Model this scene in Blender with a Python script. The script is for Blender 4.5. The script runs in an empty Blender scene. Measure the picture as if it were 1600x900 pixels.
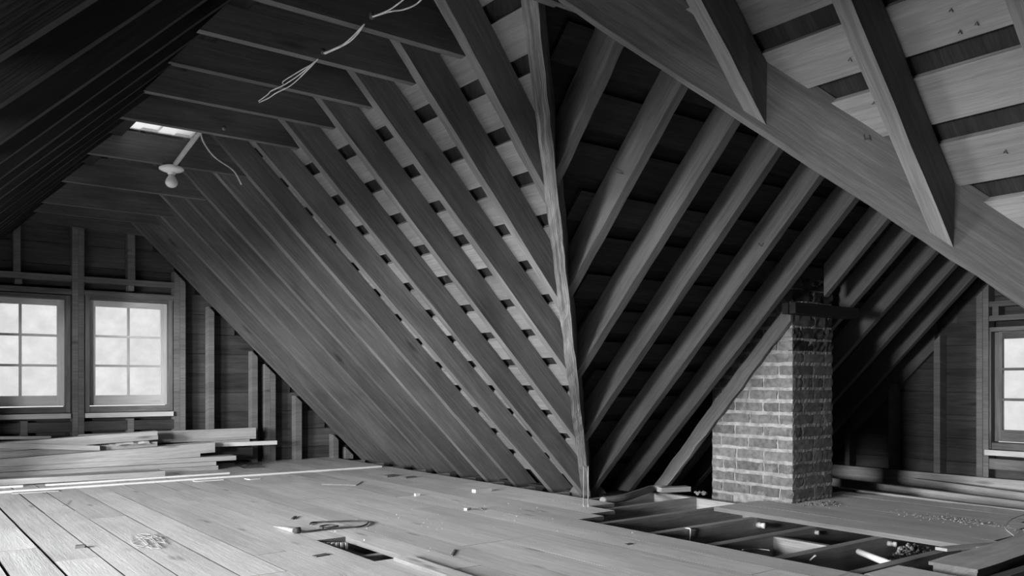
import bpy, bmesh, math, random
from mathutils import Vector, Matrix
R = random.Random(7)
S2 = math.sqrt(2)
scn = bpy.context.scene
COL = scn.collection
# ------------------------------------------------------------------ camera
F_PX, CX, CY, YAW, EYE = 1324.0, 843.0, 598.0, math.radians(38.1), 0.68
cam_d = bpy.data.cameras.new('camera')
cam = bpy.data.objects.new('camera', cam_d)
COL.objects.link(cam)
cam_d.sensor_width = 36
cam_d.lens = 36 * F_PX / 1600
cam_d.shift_x = -(CX - 800) / 1600
cam_d.shift_y = (CY - 450) / 1600
cam_d.clip_start = 0.02
cam.location = (0, 0, EYE)
cam.rotation_euler = (math.radians(90), 0, -YAW)
scn.camera = cam
# ------------------------------------------------------------------ view, sky, daylight
scn.view_settings.view_transform = 'Standard'
scn.view_settings.look = 'None'
scn.view_settings.exposure = 0.0
scn.view_settings.gamma = 1.0
SKY = 0.91
world = bpy.data.worlds.new('overcast_sky')
scn.world = world
world.use_nodes = True
wn, wl = world.node_tree.nodes, world.node_tree.links
bg = wn['Background']
tc = wn.new('ShaderNodeTexCoord')
nz = wn.new('ShaderNodeTexNoise'); nz.inputs['Scale'].default_value = 22; nz.inputs['Detail'].default_value = 6
rp = wn.new('ShaderNodeValToRGB')
rp.color_ramp.elements[0].position = .35; rp.color_ramp.elements[0].color = (.95, .95, .95, 1)
rp.color_ramp.elements[1].position = .6; rp.color_ramp.elements[1].color = (1, 1, 1, 1)
wl.new(tc.outputs['Generated'], nz.inputs['Vector']); wl.new(nz.outputs['Fac'], rp.inputs['Fac'])
wl.new(rp.outputs['Color'], bg.inputs['Color'])
bg.inputs['Strength'].default_value = SKY

def area(name, loc, aim, sx, sy, power, portal=False):
    l = bpy.data.lights.new(name, 'AREA'); l.shape = 'RECTANGLE'; l.size = sx; l.size_y = sy; l.energy = power
    o = bpy.data.objects.new(name, l); COL.objects.link(o); o.location = loc
    o.rotation_euler = Vector(aim).to_track_quat('-Z', 'Z').to_euler()
    if portal: l.cycles.is_portal = True
    return o
# added lamps for the west light, at made-up window openings out of view
area('added_west_light', (-3.26, 3.55, 1.05), (1, 0, -.03), 1.1, 1.35, 640)
area('added_west_light', (-3.26, 1.22, .75), (1, .08, .02), .85, .7, 330)
# bright overcast sky to the north, seen by the two gable windows
sl = bpy.data.lights.new('north_daylight', 'SUN'); sl.energy = 1.1; sl.angle = math.radians(50)
so_ = bpy.data.objects.new('north_daylight', sl); COL.objects.link(so_); so_.location = (1, 9, 3)
so_.rotation_euler = Vector((0, -1, -.28)).to_track_quat('-Z', 'Y').to_euler()
area('hatch_daylight', (1.165, 4.58, 2.52), (0, 0, -1), .3, .3, 2.0)
# daylight pouring in through the three visible gable windows
area('gable_daylight', (.85, 7.34, .88), (0, -1, 0), .6, .8, 1, True)
area('gable_daylight', (1.575, 7.34, .88), (0, -1, 0), .6, .8, 1, True)
area('gable_daylight', (6.04, 2.22, .65), (-1, 0, 0), .6, .75, 1, True)

# ------------------------------------------------------------------ pixel rays: where a measured point lies on a plane of the building
def ray(x, y):
    s = (x - CX) / F_PX; u = -(y - CY) / F_PX
    return Vector((math.sin(YAW) + s * math.cos(YAW), math.cos(YAW) - s * math.sin(YAW), u))
def hit(x, y, n, c):
    r = ray(x, y); n = Vector(n)
    return r * ((c - n.z * EYE) / n.dot(r)) + Vector((0, 0, EYE))
PX, PY, PZ = (1, 0, 0), (0, 1, 0), (0, 0, 1)
PA, PB, PW = (1, 0, 1), (0, 1, 1), (-1, 0, 1)
CA, CB, CW = 3.48, 3.97, .992          # rafter undersides: X+z, Y+z, z-X

# ------------------------------------------------------------------ materials (all neutral grey: the place is shown in black and white)
def wood(name, base, contrast=.35, rough=.85, grain=26, bump=.25, knots=.5, stain=.3, spec=.2):
    m = bpy.data.materials.new(name); m.use_nodes = True
    n, l = m.node_tree.nodes, m.node_tree.links
    b = n['Principled BSDF']; b.inputs['Roughness'].default_value = rough
    b.inputs['Specular IOR Level'].default_value = spec
    uv = n.new('ShaderNodeTexCoord')
    def mapped(sx, sy):
        mp = n.new('ShaderNodeMapping'); mp.inputs['Scale'].default_value = (sx, sy, 1)
        l.new(uv.outputs['UV'], mp.inputs['Vector']); return mp.outputs['Vector']
    def noise(v, scale, detail=4, dist=0.):
        t = n.new('ShaderNodeTexNoise'); t.inputs['Scale'].default_value = scale
        t.inputs['Detail'].default_value = detail; t.inputs['Distortion'].default_value = dist
        l.new(v, t.inputs['Vector']); return t.outputs['Fac']
    def rng(v, a, b_, lo, hi):
        t = n.new('ShaderNodeMapRange'); t.inputs[1].default_value = a; t.inputs[2].default_value = b_
        t.inputs[3].default_value = lo; t.inputs[4].default_value = hi; l.new(v, t.inputs[0]); return t.outputs[0]
    def mul(a, b_):
        t = n.new('ShaderNodeMath'); t.operation = 'MULTIPLY'; l.new(a, t.inputs[0])
        if isinstance(b_, float): t.inputs[1].default_value = b_
        else: l.new(b_, t.inputs[1])
        return t.outputs[0]
    g1 = noise(mapped(1.1, grain), 1.9, 8, 1.2)
    g2 = noise(mapped(9, grain * 7), 1.7, 4, .2)
    st = noise(mapped(1.2, 4), 1.4, 4, .5)
    v = mul(rng(g1, .3, .7, 1 - contrast, 1 + contrast * .6), rng(g2, .3, .7, 1 - contrast * .7, 1 + contrast * .5))
    v = mul(v, rng(st, .3, .7, 1 - stain, 1 + stain * .5))
    vo = n.new('ShaderNodeTexVoronoi'); vo.inputs['Scale'].default_value = 1; l.new(mapped(1.7, 7.5), vo.inputs['Vector'])
    v = mul(v, rng(vo.outputs['Distance'], .04, .13, 1 - knots, 1.0))
    oi = n.new('ShaderNodeObjectInfo')
    v = mul(v, rng(oi.outputs['Random'], 0, 1, .86, 1.14))
    v = mul(v, float(base))
    cb = n.new('ShaderNodeCombineColor')
    for k in range(3): l.new(v, cb.inputs[k])
    l.new(cb.outputs[0], b.inputs['Base Color'])
    bp = n.new('ShaderNodeBump'); bp.inputs['Strength'].default_value = bump; bp.inputs['Distance'].default_value = .004
    ad = n.new('ShaderNodeMath'); l.new(g1, ad.inputs[0]); l.new(g2, ad.inputs[1])
    l.new(ad.outputs[0], bp.inputs['Height']); l.new(bp.outputs[0], b.inputs['Normal'])
    return m
def plain(name, base, rough=.6, metal=0., var=.15, scale=30, bump=.2, spec=.4, smear=0.):
    m = bpy.data.materials.new(name); m.use_nodes = True
    n, l = m.node_tree.nodes, m.node_tree.links
    b = n['Principled BSDF']; b.inputs['Roughness'].default_value = rough; b.inputs['Metallic'].default_value = metal
    b.inputs['Specular IOR Level'].default_value = spec
    t = n.new('ShaderNodeTexCoord'); z = n.new('ShaderNodeTexNoise'); z.inputs['Scale'].default_value = scale; z.inputs['Detail'].default_value = 6
    l.new(t.outputs['Object'], z.inputs['Vector'])
    r = n.new('ShaderNodeMapRange'); r.inputs[1].default_value = .3; r.inputs[2].default_value = .7
    r.inputs[3].default_value = base * (1 - var); r.inputs[4].default_value = base * (1 + var)
    l.new(z.outputs['Fac'], r.inputs[0])
    oi = n.new('ShaderNodeObjectInfo'); r2 = n.new('ShaderNodeMapRange'); r2.inputs[3].default_value = 1 - var * .8; r2.inputs[4].default_value = 1 + var * .8
    l.new(oi.outputs['Random'], r2.inputs[0])
    mm = n.new('ShaderNodeMath'); mm.operation = 'MULTIPLY'; l.new(r.outputs[0], mm.inputs[0]); l.new(r2.outputs[0], mm.inputs[1])
    out = mm.outputs[0]
    if smear:
        z2 = n.new('ShaderNodeTexNoise'); z2.inputs['Scale'].default_value = 9; z2.inputs['Detail'].default_value = 9; z2.inputs['Roughness'].default_value = .7
        l.new(t.outputs['Object'], z2.inputs['Vector'])
        r3 = n.new('ShaderNodeMapRange'); r3.inputs[1].default_value = .53; r3.inputs[2].default_value = .63; l.new(z2.outputs['Fac'], r3.inputs[0])
        mi = n.new('ShaderNodeMix'); mi.data_type = 'FLOAT'; l.new(r3.outputs[0], mi.inputs[0]); l.new(out, mi.inputs[2]); mi.inputs[3].default_value = smear; out = mi.outputs[0]
    cb = n.new('ShaderNodeCombineColor')
    for k in range(3): l.new(out, cb.inputs[k])
    l.new(cb.outputs[0], b.inputs['Base Color'])
    bp = n.new('ShaderNodeBump'); bp.inputs['Strength'].default_value = bump; bp.inputs['Distance'].default_value = .005
    l.new(z.outputs['Fac'], bp.inputs['Height']); l.new(bp.outputs[0], b.inputs['Normal'])
    return m
M = dict(
    rafter=wood('rough_sawn_rafter_wood', .155, .3, grain=50, stain=.35),
    rafter_b=wood('pale_rafter_wood', .155, .25, grain=44, stain=.3),
    valley=wood('bark_edged_wood', .24, .65, grain=70, bump=.8, stain=.5),
    hip=wood('broad_planed_wood', .115, .25, grain=30, stain=.35),
    dark=wood('shade_darkened_wood', .042, .3, grain=24, stain=.3),  # shade put into the colour, for boards that get little light
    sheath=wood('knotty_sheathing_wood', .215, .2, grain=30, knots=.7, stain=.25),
    shingle=wood('dark_shingle_wood', .025, .4, grain=20),
    tie=wood('collar_tie_wood', .115, .25, grain=26, stain=.4),
    wall=wood('dark_wall_board_wood', .085, .3, grain=26, stain=.4),
    stud=wood('stud_wood', .2, .25, grain=40, stain=.25),
    floor=wood('worn_floor_board_wood', .74, .16, rough=.55, grain=34, knots=.45, stain=.16, bump=.35),
    floor_edge=wood('shaded_floor_board_edge', .20, .2, grain=30, knots=0.),  # colour darkened to tone down low light grazing the edges
    deep_shade=wood('shade_black_wood', .022, .3, grain=24, stain=.3),  # near-black colour stands for the shade on the west slope and chimney header
    joist=wood('floor_joist_wood', .42, .25, grain=32, stain=.35),
    lumber=wood('stacked_lumber_wood', .46, .2, grain=30, stain=.2),
    white=wood('white_painted_wood', .72, .06, rough=.5, grain=10, knots=.1, stain=.08),
    sash=wood('weathered_painted_sash', .66, .12, rough=.7, grain=20, knots=.2, stain=.2),
    frame=wood('weathered_window_frame_wood', .19, .3, grain=26, stain=.4),
    lath=wood('lath_and_plaster_back', .16, .5, grain=9),
    brick=plain('worn_soft_brick', .15, .9, var=.3, scale=35, bump=.7, spec=.15, smear=.24),
    rubble=plain('sooty_parged_stone', .07, .95, var=.5, scale=18, bump=1., spec=.1),
    mortar=plain('lime_mortar', .30, .95, var=.35, scale=22, bump=1., spec=.1),
    porcelain=plain('white_porcelain', .8, .25, var=.03, bump=0, spec=.5),
    bulb=plain('frosted_bulb_glass', .62, .25, var=.03, bump=0, spec=.5),
    conduit=plain('cloth_covered_conduit', .36, .6, var=.15, bump=.2),
    wire=plain('grey_wire_insulation', .50, .6, var=.15),
    black=plain('black_rubber', .05, .5, var=.2),
    rust=plain('rusty_iron', .09, .8, var=.4),
    paper=plain('yellowed_paper', .68, .9, var=.06, scale=8, bump=.3, spec=.1),
    dust=plain('plaster_and_mortar_crumbs', .38, .95, var=.5, scale=60, bump=.6, spec=.1),
)
gm = bpy.data.materials.new('old_window_glass'); gm.use_nodes = True
n_, l_ = gm.node_tree.nodes, gm.node_tree.links
n_.remove(n_['Principled BSDF'])
tr = n_.new('ShaderNodeBsdfTransparent'); gl = n_.new('ShaderNodeBsdfGlossy'); gl.inputs['Roughness'].default_value = .05
mx = n_.new('ShaderNodeMixShader'); fr = n_.new('ShaderNodeFresnel'); fr.inputs['IOR'].default_value = 1.3
gz = n_.new('ShaderNodeTexNoise'); gz.inputs['Scale'].default_value = 9; gz.inputs['Detail'].default_value = 5
gt = n_.new('ShaderNodeTexCoord'); l_.new(gt.outputs['Object'], gz.inputs['Vector'])
gr = n_.new('ShaderNodeMapRange'); gr.inputs[1].default_value = .35; gr.inputs[2].default_value = .7; gr.inputs[3].default_value = .9; gr.inputs[4].default_value = .99
l_.new(gz.outputs['Fac'], gr.inputs[0]); l_.new(gr.outputs[0], tr.inputs['Color'])
l_.new(fr.outputs[0], mx.inputs[0]); l_.new(tr.outputs[0], mx.inputs[1]); l_.new(gl.outputs[0], mx.inputs[2])
l_.new(mx.outputs[0], n_['Material Output'].inputs['Surface'])
M['glass'] = gm
pm = bpy.data.materials.new('translucent_skylight_sheet'); pm.use_nodes = True
n_, l_ = pm.node_tree.nodes, pm.node_tree.links
n_.remove(n_['Principled BSDF'])
tl = n_.new('ShaderNodeBsdfTranslucent'); tl.inputs['Color'].default_value = (.9, .9, .9, 1)
tt = n_.new('ShaderNodeBsdfTransparent'); tt.inputs['Color'].default_value = (.9, .9, .9, 1); mm = n_.new('ShaderNodeMixShader'); mm.inputs[0].default_value = .1
l_.new(tl.outputs[0], mm.inputs[1]); l_.new(tt.outputs[0], mm.inputs[2]); l_.new(mm.outputs[0], n_['Material Output'].inputs['Surface'])
M['skylight'] = pm

# ------------------------------------------------------------------ builders
def link(name, me, mat, parent=None):
    if mat == 'floor' and not me.materials:      # worn pale top; sawn edges darkened against grazing light
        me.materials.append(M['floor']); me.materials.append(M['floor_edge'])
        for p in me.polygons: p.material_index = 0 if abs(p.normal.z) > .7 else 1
    o = bpy.data.objects.new(name, me); COL.objects.link(o)
    if mat is not None and not me.materials: me.materials.append(M[mat] if isinstance(mat, str) else mat)
    if parent is not None: o.parent = parent
    return o
def tag(o, label=None, cat=None, group=None, kind=None):
    if label: o['label'] = label
    if cat: o['category'] = cat
    if group: o['group'] = group
    if kind: o['kind'] = kind
    return o
def empty(name, loc=(0, 0, 0)):
    o = bpy.data.objects.new(name, None); COL.objects.link(o); o.location = loc; o.empty_display_size = .05
    return o
def part(name, me, mat, parent):
    """a child built in world coordinates under a parent that may be moved"""
    o = link(name, me, mat, parent)
    o.matrix_parent_inverse = Matrix.Translation(-Vector(parent.location))
    return o
class MB:
    def __init__(s): s.v = []; s.f = []; s.uv = []; s.sm = []
    def face(s, idx, uv=None, smooth=False):
        s.f.append(idx); s.uv.append(uv or [(0, 0)] * len(idx)); s.sm.append(smooth)
    def mesh(s, name):
        me = bpy.data.meshes.new(name); me.from_pydata([tuple(p) for p in s.v], [], s.f)
        ul = me.uv_layers.new(name='UVMap')
        k = 0
        for i, uvs in enumerate(s.uv):
            me.polygons[i].use_smooth = s.sm[i]
            for q in uvs: ul.data[k].uv = q; k += 1
        bm = bmesh.new(); bm.from_mesh(me); bmesh.ops.recalc_face_normals(bm, faces=bm.faces); bm.to_mesh(me); bm.free()
        me.update(); return me
    def stick(s, o, d, w, h, t0, t1, nseg=1, jit=0.):
        """a bar: corner o, direction d, cross-section vectors w and h; t0, t1 = distances along d, or planes (normal, c) that cut its ends"""
        o, d, w, h = Vector(o), Vector(d).normalized(), Vector(w), Vector(h)
        cs = [Vector((0, 0, 0)), w, w + h, h]; b = len(s.v)
        def tt(c, t):
            if isinstance(t, (int, float)): return t
            n = Vector(t[0]); return (t[1] - n.dot(o + c)) / n.dot(d)
        off = R.uniform(0, 50), R.uniform(0, 50)
        rings = []
        wn_, hn = w.normalized(), h.normalized()
        for k in range(nseg + 1):
            a = k / nseg; ring = []
            for c in cs:
                t = tt(c, t0) * (1 - a) + tt(c, t1) * a
                p = o + c + d * t
                if jit and 0 < k < nseg: p = p + wn_ * R.uniform(-jit, jit) + hn * R.uniform(-jit, jit)
                s.v.append(p); ring.append(t)
            rings.append(ring)
        per = [0, w.length, w.length + h.length, 2 * w.length + h.length, 2 * (w.length + h.length)]
        for k in range(nseg):
            for j in range(4):
                j2 = (j + 1) % 4
                s.face([b + 4 * k + j, b + 4 * k + j2, b + 4 * k + 4 + j2, b + 4 * k + 4 + j],
                       [(off[0] + rings[k][j], off[1] + per[j]), (off[0] + rings[k][j2], off[1] + per[j + 1]),
                        (off[0] + rings[k + 1][j2], off[1] + per[j + 1]), (off[0] + rings[k + 1][j], off[1] + per[j])])
        for base in (b, b + 4 * nseg):
            s.face([base, base + 1, base + 2, base + 3], [(off[0], off[1]), (off[0] + .02, off[1] + w.length), (off[0] + .03, off[1] + w.length + h.length), (off[0] + .01, off[1] + h.length)])
    def box(s, a, b_, nseg=1, jit=0., axis=None):
        a, b_ = Vector(a), Vector(b_); e = b_ - a
        ax = axis if axis is not None else max(range(3), key=lambda i: abs(e[i]))
        o = [i for i in range(3) if i != ax]
        d = Vector([1 if i == ax else 0 for i in range(3)]) * (1 if e[ax] > 0 else -1)
        w = Vector([e[i] if i == o[0] else 0 for i in range(3)]); h = Vector([e[i] if i == o[1] else 0 for i in range(3)])
        s.stick(a, d, w, h, 0., abs(e[ax]), nseg, jit)
    def prism(s, pts, off):
        """closed prism: polygon pts extruded by vector off"""
        b = len(s.v); n = len(pts); off = Vector(off)
        P = [Vector(p) for p in pts]
        s.v += P + [p + off for p in P]
        e = (P[1] - P[0]).normalized(); nn = (P[1] - P[0]).cross(P[-1] - P[0]).normalized(); g = nn.cross(e)
        ou = R.uniform(0, 50)
        uv = [((p - P[0]).dot(e) + ou, (p - P[0]).dot(g) + ou) for p in P]
        s.face(list(range(n)), uv); s.face(list(range(2 * n - 1, n - 1, -1)) if False else [n + i for i in reversed(range(n))], list(reversed(uv)))
        for i in range(n):
            j = (i + 1) % n; s.face([b * 0 + i, j, n + j, n + i], [uv[i], uv[j], (uv[j][0], uv[j][1] + .02), (uv[i][0], uv[i][1] + .02)])
        for q in range(len(s.f) - n - 2, len(s.f)): s.f[q] = [x + b for x in s.f[q]]
    def tube(s, pts, r, seg=8, caps=True, smooth=True):
        P = [Vector(p) for p in pts]; b = len(s.v); rr = r if isinstance(r, (list, tuple)) else [r] * len(P)
        prev = None; L = 0
        for i, p in enumerate(P):
            t = (P[min(i + 1, len(P) - 1)] - P[max(i - 1, 0)]).normalized()
            if prev is None: a = t.orthogonal().normalized()
            else: a = (prev - t * prev.dot(t)).normalized()
            prev = a; c = t.cross(a)
            for k in range(seg):
                an = 2 * math.pi * k / seg; s.v.append(p + (a * math.cos(an) + c * math.sin(an)) * rr[i])
        for i in range(len(P) - 1):
            for k in range(seg):
                k2 = (k + 1) % seg
                s.face([b + i * seg + k, b + i * seg + k2, b + (i + 1) * seg + k2, b + (i + 1) * seg + k],
                       [(i * .02, k / seg)] * 4, smooth)
        if caps:
            s.face([b + k for k in range(seg)]); s.face([b + (len(P) - 1) * seg + k for k in reversed(range(seg))])
    def lathe(s, c, prof, axis=(0, 0, 1), seg=20):
        ax = Vector(axis).normalized(); a = ax.orthogonal().normalized(); q = ax.cross(a); b = len(s.v); c = Vector(c)
        for r, h in prof:
            r = max(r, .0003)
            for k in range(seg):
                t = 2 * math.pi * k / seg; s.v.append(c + ax * h + (a * math.cos(t) + q * math.sin(t)) * r)
        for i in range(len(prof) - 1):
            for k in range(seg):
                k2 = (k + 1) % seg; s.face([b + i * seg + k, b + i * seg + k2, b + (i + 1) * seg + k2, b + (i + 1) * seg + k], None, True)
    def blob(s, c, r, n=1):
        c = Vector(c); b = len(s.v)
        bm = bmesh.new(); bmesh.ops.create_icosphere(bm, subdivisions=n, radius=1)
        k = [R.uniform(.6, 1.1) for _ in range(3)]
        for v in bm.verts:
            q = R.uniform(.8, 1.15); s.v.append(c + Vector((v.co.x * k[0], v.co.y * k[1], v.co.z * k[2] * .8)) * r * q)
        for f in bm.faces: s.face([b + v.index for v in f.verts])
        bm.free()
def spline(pts, n=6):
    P = [Vector(p) for p in pts]; out = []
    for i in range(len(P) - 1):
        p0, p1, p2, p3 = P[max(i - 1, 0)], P[i], P[i + 1], P[min(i + 2, len(P) - 1)]
        for k in range(n):
            t = k / n
            out.append(.5 * ((2 * p1) + (p2 - p0) * t + (2 * p0 - 5 * p1 + 4 * p2 - p3) * t * t + (3 * p1 - p0 - 3 * p2 + p3) * t ** 3))
    out.append(P[-1]); return out
def bar(name, mat, parent, o, d, w, h, t0, t1, nseg=1, jit=0.):
    m = MB(); m.stick(o, d, w, h, t0, t1, nseg, jit); return part(name, m.mesh(name), mat, parent)
def boxp(name, mat, parent, a, b_, **k):
    m = MB(); m.box(a, b_, **k); return part(name, m.mesh(name), mat, parent)

# ================================================================== ROOF
RX, RZ = 1.243, 2.237          # main ridge
WY, WX, WZ = 2.055, 1.565, 1.915   # wing ridge and the point where it meets the east slope
YN, XE, YS = 7.2, 5.9, -3.0    # gable walls
RD = .13                       # rafter depth
def zA(x, n=0.): return CA - x + S2 * n
def zB(y, n=0.): return CB - y + S2 * n
def zS(y, n=0.): return y - .14 + S2 * n
def zW(x, n=0.): return CW + x + S2 * n
ceiling = MB()
def slope(pts, zf, n0, n1):
    lo = [(x, y, zf(x, y, n0)) for x, y in pts]
    dz = zf(*pts[0], n1) - zf(*pts[0], n0)
    ceiling.prism(lo, (0, 0, dz))
fa = lambda x, y, n: zA(x, n); fb = lambda x, y, n: zB(y, n); fs = lambda x, y, n: zS(y, n); fw = lambda x, y, n: zW(x, n)
SH0, SH1 = RD + .024, RD + .05
HY0, HY1, HX0, HX1 = 4.42, 4.74, 1.0, 1.33      # roof hatch near the ridge
slope([(RX, YS - .2), (WX, YS - .2), (WX, HY0), (RX, HY0)], fa, SH0, SH1)
slope([(HX1, HY0), (WX, HY0), (WX, HY1), (HX1, HY1)], fa, SH0, SH1)
slope([(RX, HY1), (WX, HY1), (WX, YN + .25), (RX, YN + .25)], fa, SH0, SH1)
slope([(WX, YS - .2), (3.8, YS - .2), (3.8, -.18), (WX, WY)], fa, SH0, SH1)
slope([(WX, WY), (3.8, 4.29), (3.8, YN + .25), (WX, YN + .25)], fa, SH0, SH1)
slope([(WX, WY), (XE + .25, WY), (XE + .25, 4.29), (3.8, 4.29)], fb, SH0, SH1)
slope([(WX, WY), (3.8, -.18), (XE + .25, -.18), (XE + .25, WY)], fs, SH0, SH1)
slope([(0, YS - .2), (RX, YS - .2), (RX, HY0), (0, HY0)], fw, SH0, SH1)
slope([(0, HY0), (HX0, HY0), (HX0, HY1), (0, HY1)], fw, SH0, SH1)
slope([(0, HY1), (RX, HY1), (RX, YN + .25), (0, YN + .25)], fw, SH0, SH1)
slope([(-1.5, YS - .2), (0, YS - .2), (0, .7), (-1.5, .7)], fw, SH0, SH1)
slope([(-1.5, 6.0), (0, 6.0), (0, YN + .25), (-1.5, YN + .25)], fw, SH0, SH1)
ceiling.box((-3.4, .6, 1.95), (1.0, 6.1, 1.98))      # unseen deck over the made-up dormer
ceil = link('ceiling', ceiling.mesh('ceiling'), 'shingle')
tag(ceil, 'steep open rafter roof of a main attic and a side wing, dark shingles over spaced boards', kind='structure')

# ---- rafters of the east slope: traced lower right edge of the underside (this is the edge nearer the camera)
J = .0016
RT = .046
valA = ((1, -1, 0), CA - CB - .03)       # plane of the valley rafter's near side for the jacks of the east slope
valB = ((1, -1, 0), CA - CB + .03)
val2 = ((1, 1, 0), 3.588)
ridge = (PX, RX + .012)
eave = (PZ, -.16)
def rafterA(p0, p1, end, mat='rafter', up=ridge):
    d = (p1 - p0).normalized()
    return bar('rafter', mat, ceil, p0, d, (0, RT, 0), Vector((1, 0, 1)).normalized() * RD, up, end, 14, J)
for s, end in [((696, 0, 839, 269), valA), ((650, 107, 862, 450), valA), ((570, 135, 885, 577), valA), ((496, 147, 892, 675), valA),
          ((435, 177, 800, 632), eave), ((402, 225, 785, 675), eave), ((347, 225, 800, 750), eave), ((400, 340, 695, 675), eave),
          ((285, 264, 400, 390), eave)]:
    rafterA(hit(s[0], s[1], PA, CA), hit(s[2], s[3], PA, CA), end)
for y in (5.76, 6.09, 6.42, 6.78, 7.08):
    rafterA(Vector((1.5, y, zA(1.5))), Vector((2.5, y + R.uniform(-.01, .01), zA(2.5))), eave)
for s in [(1096, 0, 1197, 195), (1330, 0, 1492, 392)]:
    rafterA(hit(s[0], s[1], PA, CA), hit(s[2], s[3], PA, CA), val2, 'rafter_b')
for y in (.79, .4, .0, -.4, 1.93):
    rafterA(Vector((1.5, y, zA(1.5))), Vector((2.5, y, zA(2.5))), val2 if y > .1 else eave, 'rafter_b')
# ---- west slope
for y in (1.36, 1.74, 2.2, 2.56, 2.93, 3.26, 3.62, 4.0, 4.37, 4.74, 5.1, 5.47, 5.8, 6.12, 6.45, 6.8, 7.1, .97, .58, .2):
    low = (PX, .02) if .65 < y < 6.0 else eave
    bar('rafter', 'deep_shade', ceil, (.5, y, zW(.5)), (-1, R.uniform(-.01, .01), -1), (0, RT, 0), Vector((-1, 0, 1)).normalized() * RD, (PX, RX - .012), low, 10, J)
# ---- north slope of the wing
for s, end, top in [((985, 52, 904, 225), valB, None), ((1085, 120, 902, 450), valB, None), ((1162, 185, 900, 602), valB, None), ((1238, 215, 927, 675), valB, None),
          ((1300, 262, 922, 780), eave, None), ((1352, 300, 982, 777), eave, None), ((1437, 361, 1302, 517), eave, None),
          ((1472, 390, 1302, 582), eave, None), ((1511, 400, 1300, 635), eave, None), ((1537, 422, 1345, 632), eave, None)]:
    p0, p1 = hit(s[0], s[1], PB, CB), hit(s[2], s[3], PB, CB)
    d = (p1 - p0).normalized()
    bar('rafter', 'rafter_b', ceil, p0, d, (-RT, 0, 0), Vector((0, 1, 1)).normalized() * RD, (PY, WY + .012), end, 14, J)
bar('rafter', 'rafter_b', ceil, (4.30, 2.6, zB(2.6)), (0, 1, -1), (-RT, 0, 0), Vector((0, 1, 1)).normalized() * RD, (PY, WY + .012), (PY, 2.80), 8, J)
bar('rafter', 'rafter_b', ceil, (4.34, 3.75, zB(3.75)), (0, 1, -1), (-RT, 0, 0), Vector((0, 1, 1)).normalized() * RD, (PY, 3.5), eave, 6, J)
r_ = bar('rafter', 'stud', ceil, (4.062, 3.3, .562), (0, 1, -1.08), (-.022, 0, 0), Vector((0, 1, 1)).normalized() * .085, (PY, 2.87), eave, 16, .005)
r_['label'] = 'ragged bark-edged rafter beside the chimney'
bar('rafter', 'rafter', ceil, (6.06, 2.6, zB(2.6) - .03), (0, 1, -1), (-RT, 0, 0), Vector((0, 1, 1)).normalized() * RD, (PY, WY), (PY, 3.02), 8, J)
bar('rafter', 'rafter', ceil, (6.0, 3.2, zB(3.2) - .03), (0, 1, -1), (-RT, 0, 0), Vector((0, 1, 1)).normalized() * RD, (PY, 3.02), eave, 8, J)
# header over the chimney
for k in range(2):
    boxp('header', 'deep_shade', ceil, (3.95, 2.775 + .048 * k, 1.06), (4.57, 2.815 + .048 * k, 1.12), nseg=4, jit=J)
# ---- valley rafters
u1 = Vector((-1, -1, 1)).normalized(); w1 = Vector((1, -1, 0)).normalized(); o1 = w1.cross(u1); o1 = o1 if o1.z > 0 else -o1
v = bar('valley_rafter', 'valley', ceil, Vector((CA, CB, 0)) - w1 * .026 - o1 * .012, u1, w1 * .05, o1 * .19, (PZ, -.16), (PX, WX), 50, .0028)
v['label'] = 'rough bark-edged valley rafter rising from the floor corner to the ridge'
u2 = Vector((-1, 1, 1)).normalized(); w2 = Vector((1, 1, 0)).normalized(); o2 = w2.cross(u2); o2 = o2 if o2.z > 0 else -o2
v = bar('valley_rafter', 'hip', ceil, Vector((3.48, .14, 0)) - w2 * .023 - o2 * .004, u2, w2 * .046, o2 * .19, (PZ, -.16), (PX, WX), 40, .002)
v['label'] = 'broad pale valley rafter crossing above the wing, seen from below'
boxp('ridge_board', 'tie', ceil, (RX - .012, YS, RZ - .05), (RX + .012, YN + .1, RZ + .16), nseg=8)
boxp('ridge_board', 'tie', ceil, (WX, WY - .012, WZ - .05), (XE, WY + .012, WZ + .16), nseg=8)
# ---- collar ties (lower edge traced)
ZT = 1.84
for yy, jy in ((2.53, 0), (2.88, 0), (3.24, 0), (3.61, 0), (4.03, 0), (4.76, 0), (5.53, 0), (6.25, 0), (6.62, 0), (2.0, 0)):
    m = MB(); w = .035; h = .165; sag = R.uniform(-.004, .004)
    y0 = yy
    P = [(.45 + .4 - .012, ZT + sag), (1.64 + .012, ZT), (1.64 + .012 - h + .03, ZT + h), (.838 + h - .03, ZT + h)]
    if yy == 4.76: P[2] = (P[2][0] + .012, P[2][1] - .02); P[3] = (P[3][0] - .012, P[3][1] - .02)
    m.prism([(x, y0, z) for x, z in P], (0, w, 0))
    me = m.mesh('collar_tie'); part('collar_tie', me, 'tie', ceil)
# last tie against the gable
m = MB(); m.prism([(.83, 7.12, 1.86), (1.70, 7.12, 1.83), (1.50, 7.12, 2.0), (.98, 7.12, 2.0)], (0, .04, 0)); part('collar_tie', m.mesh('collar_tie'), 'tie', ceil)
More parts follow.
